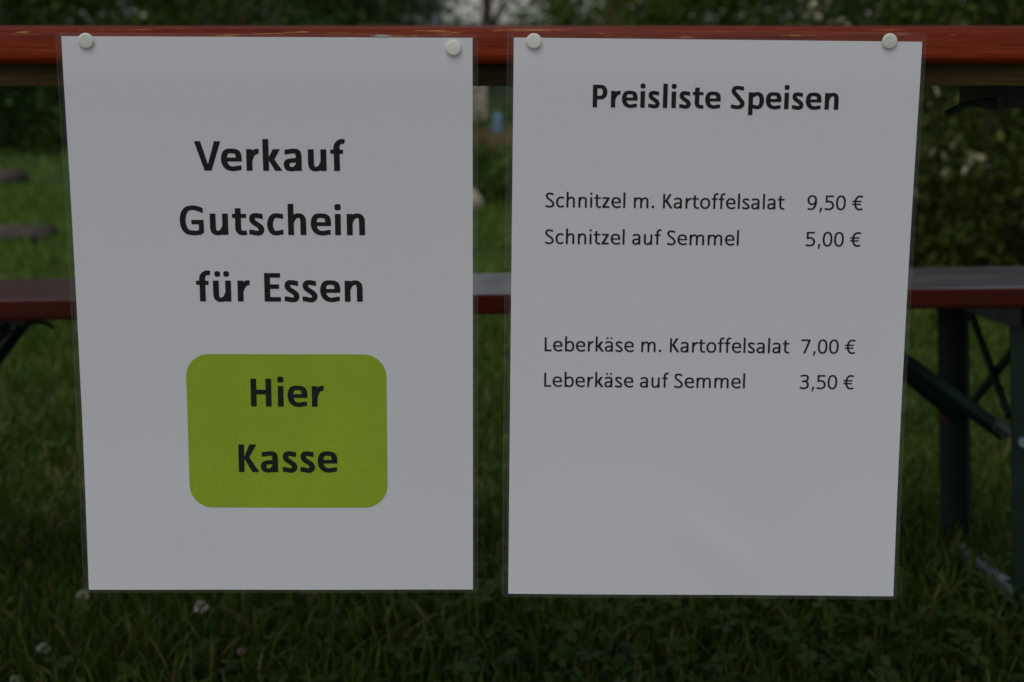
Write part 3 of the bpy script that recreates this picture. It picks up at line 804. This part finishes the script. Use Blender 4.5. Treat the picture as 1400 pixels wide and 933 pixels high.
# ================================================================ the table
YAW = .0105
def table():
    # local frame: origin on the ground under the middle of the front edge
    t = empty('beer_table', (-.12, 1.1390+.0006, 0), (0, 0, YAW)); tag(t, 'orange varnished folding table whose long edge carries the posters', 'table')
    zt, th, L, D = .7702, .0265, 2.2, .50
    # cross-section with rounded edges, swept along the length in short steps
    prof = []
    r1, r2 = .0095, .0085
    for k in range(9): a = math.pi/2*k/8; prof.append((r1-r1*math.sin(a), zt-r1+r1*math.cos(a)))
    for k in range(7): a = math.pi/2*k/6; prof.append((r2-r2*math.cos(a), zt-th+r2-r2*math.sin(a)))
    full = prof+[(D-y, z) for y, z in reversed(prof)]
    bm = bmesh.new(); rings = []; nx = 221
    for i in range(nx):
        x = -L/2+L*i/(nx-1)
        rings.append([bm.verts.new((x, y+.0004*noise.noise((x*9, y*40, z*60)), z+.0005*noise.noise((x*5, y*9, 4)))) for y, z in full])
    for A, B in zip(rings, rings[1:]):
        for k in range(len(full)): bm.faces.new((A[k], B[k], B[(k+1) % len(full)], A[(k+1) % len(full)]))
    bm.faces.new(rings[0]); bm.faces.new(rings[-1][::-1])
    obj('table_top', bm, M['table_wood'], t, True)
    for yq in (.052, D-.052):
        bm = bmesh.new(); box(bm, (0, yq, zt-th-.0085), (1.98, .022, .0165), None, .0015); obj('rail', bm, M['raw_wood'], t)
    for s in (-1, 1):
        X = s*.90
        bm = bmesh.new(); box(bm, (X+s*.03, D/2, zt-th-.014), (.055, .34, .027), None, .002); obj('batten', bm, M['raw_wood'], t)
        for yq in (.07, D-.07):
            bm = bmesh.new(); a, b = Vector((X, yq, zt-th-.003)), Vector((X+s*.02, yq, .012)); sg = -1 if yq < D/2 else 1
            bar(bm, a, b, .004, .038); bar(bm, a+Vector((s*.017, -sg*.0165, 0)), b+Vector((s*.017, -sg*.0165, 0)), .029, .004); obj('leg', bm, M['green_steel'], t)
        bm = bmesh.new(); bar(bm, (X+s*.02, .07, .010), (X+s*.02, D-.07, .010), .016, .022, up=Vector((1, 0, 0))); obj('foot_bar', bm, M['bare_steel'], t)
        bm = bmesh.new(); bar(bm, (X-.003, .075, zt-.12), (X-.003, D-.075, .30), .012, .006, up=Vector((0, 0, 1))); bar(bm, (X+.005, D-.075, zt-.12), (X+.005, .075, .30), .012, .006, up=Vector((0, 0, 1))); obj('cross_brace', bm, M['green_steel'], t)
        Xc = s*.560
        for yq in (.085, D-.085):
            bm = bmesh.new(); bar(bm, (Xc+s*.030, D/2+(yq-D/2)*.25, zt-th-.034), (X+s*.006, yq, .28), .024, .007); obj('strut', bm, M['black_steel'], t)
        bm = bmesh.new(); box(bm, (Xc+s*.003, D/2, zt-th-.0215), (.034, .09, .042), None, .002); box(bm, (Xc-s*.0175, D/2, zt-th-.0225), (.007, .11, .044)); obj('catch', bm, M['black_steel'], t)
        bm = bmesh.new(); tube(bm, [(Xc-s*.012, D/2-.05, zt-th-.036), (Xc-s*.034, D/2-.052, zt-th-.0365), (Xc-s*.050, D/2-.053, zt-th-.040), (Xc-s*.064, D/2-.054, zt-th-.047)], [.0030, .0028, .0026, .003], 8)
        obj('catch_lever', bm, M['black_steel'], t)
    return t
table()

# ================================================================ the posters
PW, PH = .297, .42
def poster(name, label, loc, rx, ry, bow, margins, seed, make, cr=0, fold=None):
    """laminated sheet hung on the table edge; (u, v) in mm from the paper's top left corner"""
    t = empty(name, loc, (rx, ry, YAW)); tag(t, label, 'poster')
    def P(u, v, off=0.):
        u, v = u/1000, v/1000
        s = min(1, max(0, (v-.028)/(PH-.028)))
        y = bow*4*s*(1-s)+.0013*s*noise.noise((u*9+seed, v*8, seed))
        if fold:                                    # a soft fold running across the lower part
            (ax, ay), (bx, by) = fold; dx, dy = bx-ax, by-ay; q = ((u-ax)*dx+(v-ay)*dy)/(dx*dx+dy*dy)
            e = ((u-ax)*dy-(v-ay)*dx)/math.hypot(dx, dy); y -= .0011*math.exp(-(e/.013)**2-((q-.5)/.55)**2)
        return (u-PW/2, y-off, -v)
    def sheet(nm, u0, u1, v0, v1, rad, off, mtl, nu=34, nv=48, parent=t):
        """rounded rectangle as a grid pulled in at the corners"""
        bm = bmesh.new(); us = sorted(set(np.linspace(u0, u1, nu)) | {u0+rad*(1-math.cos(a)) for a in np.linspace(0, math.pi/2, 9)} | {u1-rad*(1-math.cos(a)) for a in np.linspace(0, math.pi/2, 9)}) if rad else list(np.linspace(u0, u1, nu))
        rows = []
        for u in us:
            e = max(0, rad-min(u-u0, u1-u)) if rad else 0; ins = rad-math.sqrt(max(0, rad*rad-e*e)) if rad else 0
            rows.append([bm.verts.new(P(u, v0+ins+(v1-v0-2*ins)*k/(nv-1), off)) for k in range(nv)])
        for A, B in zip(rows, rows[1:]):
            for k in range(nv-1):
                try: bm.faces.new((A[k], B[k], B[k+1], A[k+1]))
                except ValueError: pass
        bmesh.ops.remove_doubles(bm, verts=bm.verts[:], dist=1e-6)
        return obj(nm, bm, mtl, parent, True)
    l, r_, tp, bt = margins
    film = sheet('laminate_film', -l, PW*1000+r_, -tp, PH*1000+bt, 4., -.00015, M['film'])
    # cut edge of the pouch: a narrow raised rim all round, and the seam beside the paper
    bm = bmesh.new()
    def rim(u0, u1, v0, v1, rad, wd, off, skip=()):
        loop = []
        for cx, cy, a0 in ((u1-rad, v0+rad, -90), (u1-rad, v1-rad, 0), (u0+rad, v1-rad, 90), (u0+rad, v0+rad, 180)):
            for k in range(7):
                a = R(a0+15*k); loop.append((cx, cy, math.cos(a), math.sin(a)))
        full = []
        for k in range(len(loop)):
            cx, cy, c, s = loop[k]; full.append((cx+rad*c, cy+rad*s, c, s))
            if k % 7 == 6:
                q = loop[(k+1) % len(loop)]; x1, y1 = cx+rad*c, cy+rad*s; x2, y2 = q[0]+rad*q[2], q[1]+rad*q[3]
                for j in range(1, 24): full.append((x1+(x2-x1)*j/24, y1+(y2-y1)*j/24, c, s))
        A = [bm.verts.new(P(x, y, off)) for x, y, c, s in full]; B = [bm.verts.new(P(x-c*wd, y-s*wd, off)) for x, y, c, s in full]
        for k in range(len(A)): bm.faces.new((A[k], A[(k+1) % len(A)], B[(k+1) % len(A)], B[k]))
    rim(-l, PW*1000+r_, -tp, PH*1000+bt, 4., .38, .0002)
    rim(-1.3, PW*1000+1.3, -1.0, PH*1000+1.0, 1., .35, .0001)
    obj('film_edge', bm, M['film_edge'], t)
    bm = bmesh.new()                                # reflection on the blistered film top, painted as thin whitish arcs
    for (cu, cv, w_, h_) in ((cr, -2.3, 8.5, 1.7), (cr+.6, -2.3, 6.0, 1.1), (cr-.3, -2.2, 3.4, .6)) if cr else ():
        tube(bm, [P(cu+w_*math.cos(a), cv+h_*math.sin(a), .0002) for a in np.linspace(.25, math.pi-.25, 14)], [.00004+.00022*math.sin(math.pi*k/13) for k in range(14)], 6)
    if cr: obj('blister_glint', bm, M['glint'], film, True)
    else: bm.free()
    paper = sheet('paper', 0, PW*1000, 0, PH*1000, 0, 0, M['paper'])
    def text(txt, bold, u, v, em, mu=None, parent=paper, off=.0002, u1=None):
        V, F = text_mesh(txt, bold); xs = [p[0] for p in V]; x0, x1 = min(xs), max(xs)
        sx = (u1-u)/(x1-x0) if u1 else em
        me = bpy.data.meshes.new('lettering'); me.from_pydata([P(u+(x-x0)*sx, v-y*em, off) for x, y in V], [], [f[::-1] for f in F]); me.update()
        return link('lettering', me, M['ink'], parent)
    make(sheet, text)
    return t

def left(sheet, text):
    text('Verkauf', True, 92.5, 96.7, 33.9, u1=203.3); text('Gutschein', True, 79.7, 144.4, 33.9, u1=216.9); text('für Essen', True, 90.0, 194.7, 33.9, u1=214.4)
    p = sheet('green_panel', 80.0, 231.5, 235.0, 354.6, 17.5, .00012, M['lime'], 24, 24)
    text('Hier', True, 128.5, 275.4, 33.9, parent=p, off=.00032, u1=184.1); text('Kasse', True, 118.0, 326.6, 33.9, parent=p, off=.00032, u1=193.4)
poster('sale_poster', 'laminated white poster with a lime green panel, left of the two', (-.17709, 1.1375, .76389), -.01734, .00417, .0053, (4.2, 3.8, 2.3, 2.3), 3.1, left, 231)

def right(sheet, text):
    text('Preisliste Speisen', True, 58.1, 49.4, 25.5, u1=238.1)
    for v, a, u0, ua, b, ub in ((123.0, 'Schnitzel m. Kartoffelsalat', 24.8, 202.1, '9,50 €', 260.2), (150.2, 'Schnitzel auf Semmel', 24.8, 169.0, '5,00 €', 260.0),
                                (231.4, 'Leberkäse m. Kartoffelsalat', 25.6, 210.2, '7,00 €', 260.0), (258.6, 'Leberkäse auf Semmel', 25.6, 177.5, '3,50 €', 260.0)):
        text(a, False, u0, v, 16.83, u1=ua); text(b, False, 218.9, v, 16.83, u1=ub)
poster('price_list', 'laminated white price list of black printed lines, right of the two', (.1498, 1.1409, .76196), -.04126, .0105, .0052, (4.8, 3.0, 6.4, 2.6), 8.3, right, 0, ((.13, .36), (.20, .415)))

# pins
def pin(x, y, z, tilt, label):
    bm = bmesh.new(); n = 32
    prof = [(0, .0022), (.0040, .0022), (.0050, .0021), (.0055, .0017), (.0057, .0011), (.0055, .0005), (.0050, .0002), (0, .0002)]
    rows = [[bm.verts.new((r_*math.cos(2*math.pi*k/n), -h_, r_*math.sin(2*math.pi*k/n))) for k in range(n)] if r_ else [bm.verts.new((0, -h_, 0))] for r_, h_ in prof]
    for A, B in zip(rows, rows[1:]):
        for k in range(n):
            q = [A[k % len(A)], A[(k+1) % len(A)], B[(k+1) % len(B)], B[k % len(B)]]; q = [v for i, v in enumerate(q) if v not in q[:i]]
            bm.faces.new(q)
    t = empty('pushpin', (x, y, z), (tilt[0], 0, YAW+tilt[1])); tag(t, label, 'pin', 'cream pins holding the posters')
    obj('pin_head', bm, M['pin'], t, True)
    bm = bmesh.new(); tube(bm, [(0, -.0003, 0), (0, .006, 0), (0, .0085, 0)], [.0006, .0006, .0001], 8); obj('needle', bm, M['bare_steel'], t)
def on(loc, u, v):
    return (loc[0]+(u-148.5)/1000, loc[1]+(u-148.5)/1000*YAW-.0004, loc[2]-v/1000-(u-148.5)/1000*.004)
for args in ((on((-.17709, 1.1375, .76389), 17.8, 3.2), (.05, .02), 'cream pin at the outer corner of the poster with the green panel'),
             (on((-.17709, 1.1375, .76389), 283.2, 7.4), (-.04, -.05), 'cream pin at the inner corner of the poster with the green panel'),
             (on((.1498, 1.1409, .76196), 14.6, 1.7), (-.03, -.04), 'cream pin at the inner corner of the price list'),
             (on((.1498, 1.1409, .76196), 272.8, .6), (.06, .06), 'cream pin at the outer corner of the price list')):
    pin(*args[0], args[1], args[2])

# small blossoms standing in the grass
def blossom(x, y, z, r_, label, c):
    t = empty('clover_flower', (x, y, 0)); tag(t, label, 'flower', 'clover flowers in the grass')
    bm = bmesh.new(); rnd = random.Random(int(x*1000))
    for k in range(46):
        u = rnd.uniform(-.55, 1); a = rnd.uniform(0, 6.28); q = math.sqrt(1-u*u); d_ = Vector((q*math.cos(a), q*math.sin(a), u)); c_ = Vector((0, 0, z))
        s_ = d_.orthogonal().normalized()*r_*.22; p0 = c_+d_*r_*.35; p1 = c_+d_*r_*rnd.uniform(.85, 1.15)
        bm.faces.new([bm.verts.new(p) for p in (p0, (p0+p1)/2+s_, p1, (p0+p1)/2-s_)])
    obj('flower_head', bm, c, t)
    bm = bmesh.new(); tube(bm, [(.004, .002, 0), (.002, 0, z*.6), (0, 0, z)], [.0011, .001, .0008], 5); obj('stem', bm, M['stem'], t)
fw = m_leaf('clover_blossom', [(0, (.40, .38, .26)), (1, (.60, .58, .46))], .2); fp = m_leaf('pink_blossom', [(0, (.45, .22, .26)), (1, (.6, .36, .40))], .2)
for a in ((-.537, 1.826, .07, .0085, 'whitish clover flower under the outer lower corner of the left poster', fw),
          (-.387, 1.812, .060, .0095, 'whitish clover flower below the lower edge of the left poster', fw),
          (-.552, 1.705, .050, .0085, 'whitish clover flower at the left picture edge, lowest but one', fw),
          (-.566, 1.641, .040, .0060, 'lowest whitish clover flower in the left corner of the grass', fw),
          (-.318, 1.699, .050, .0050, 'tiny pink flower in the grass below the left poster', fp)):
    blossom(*a)
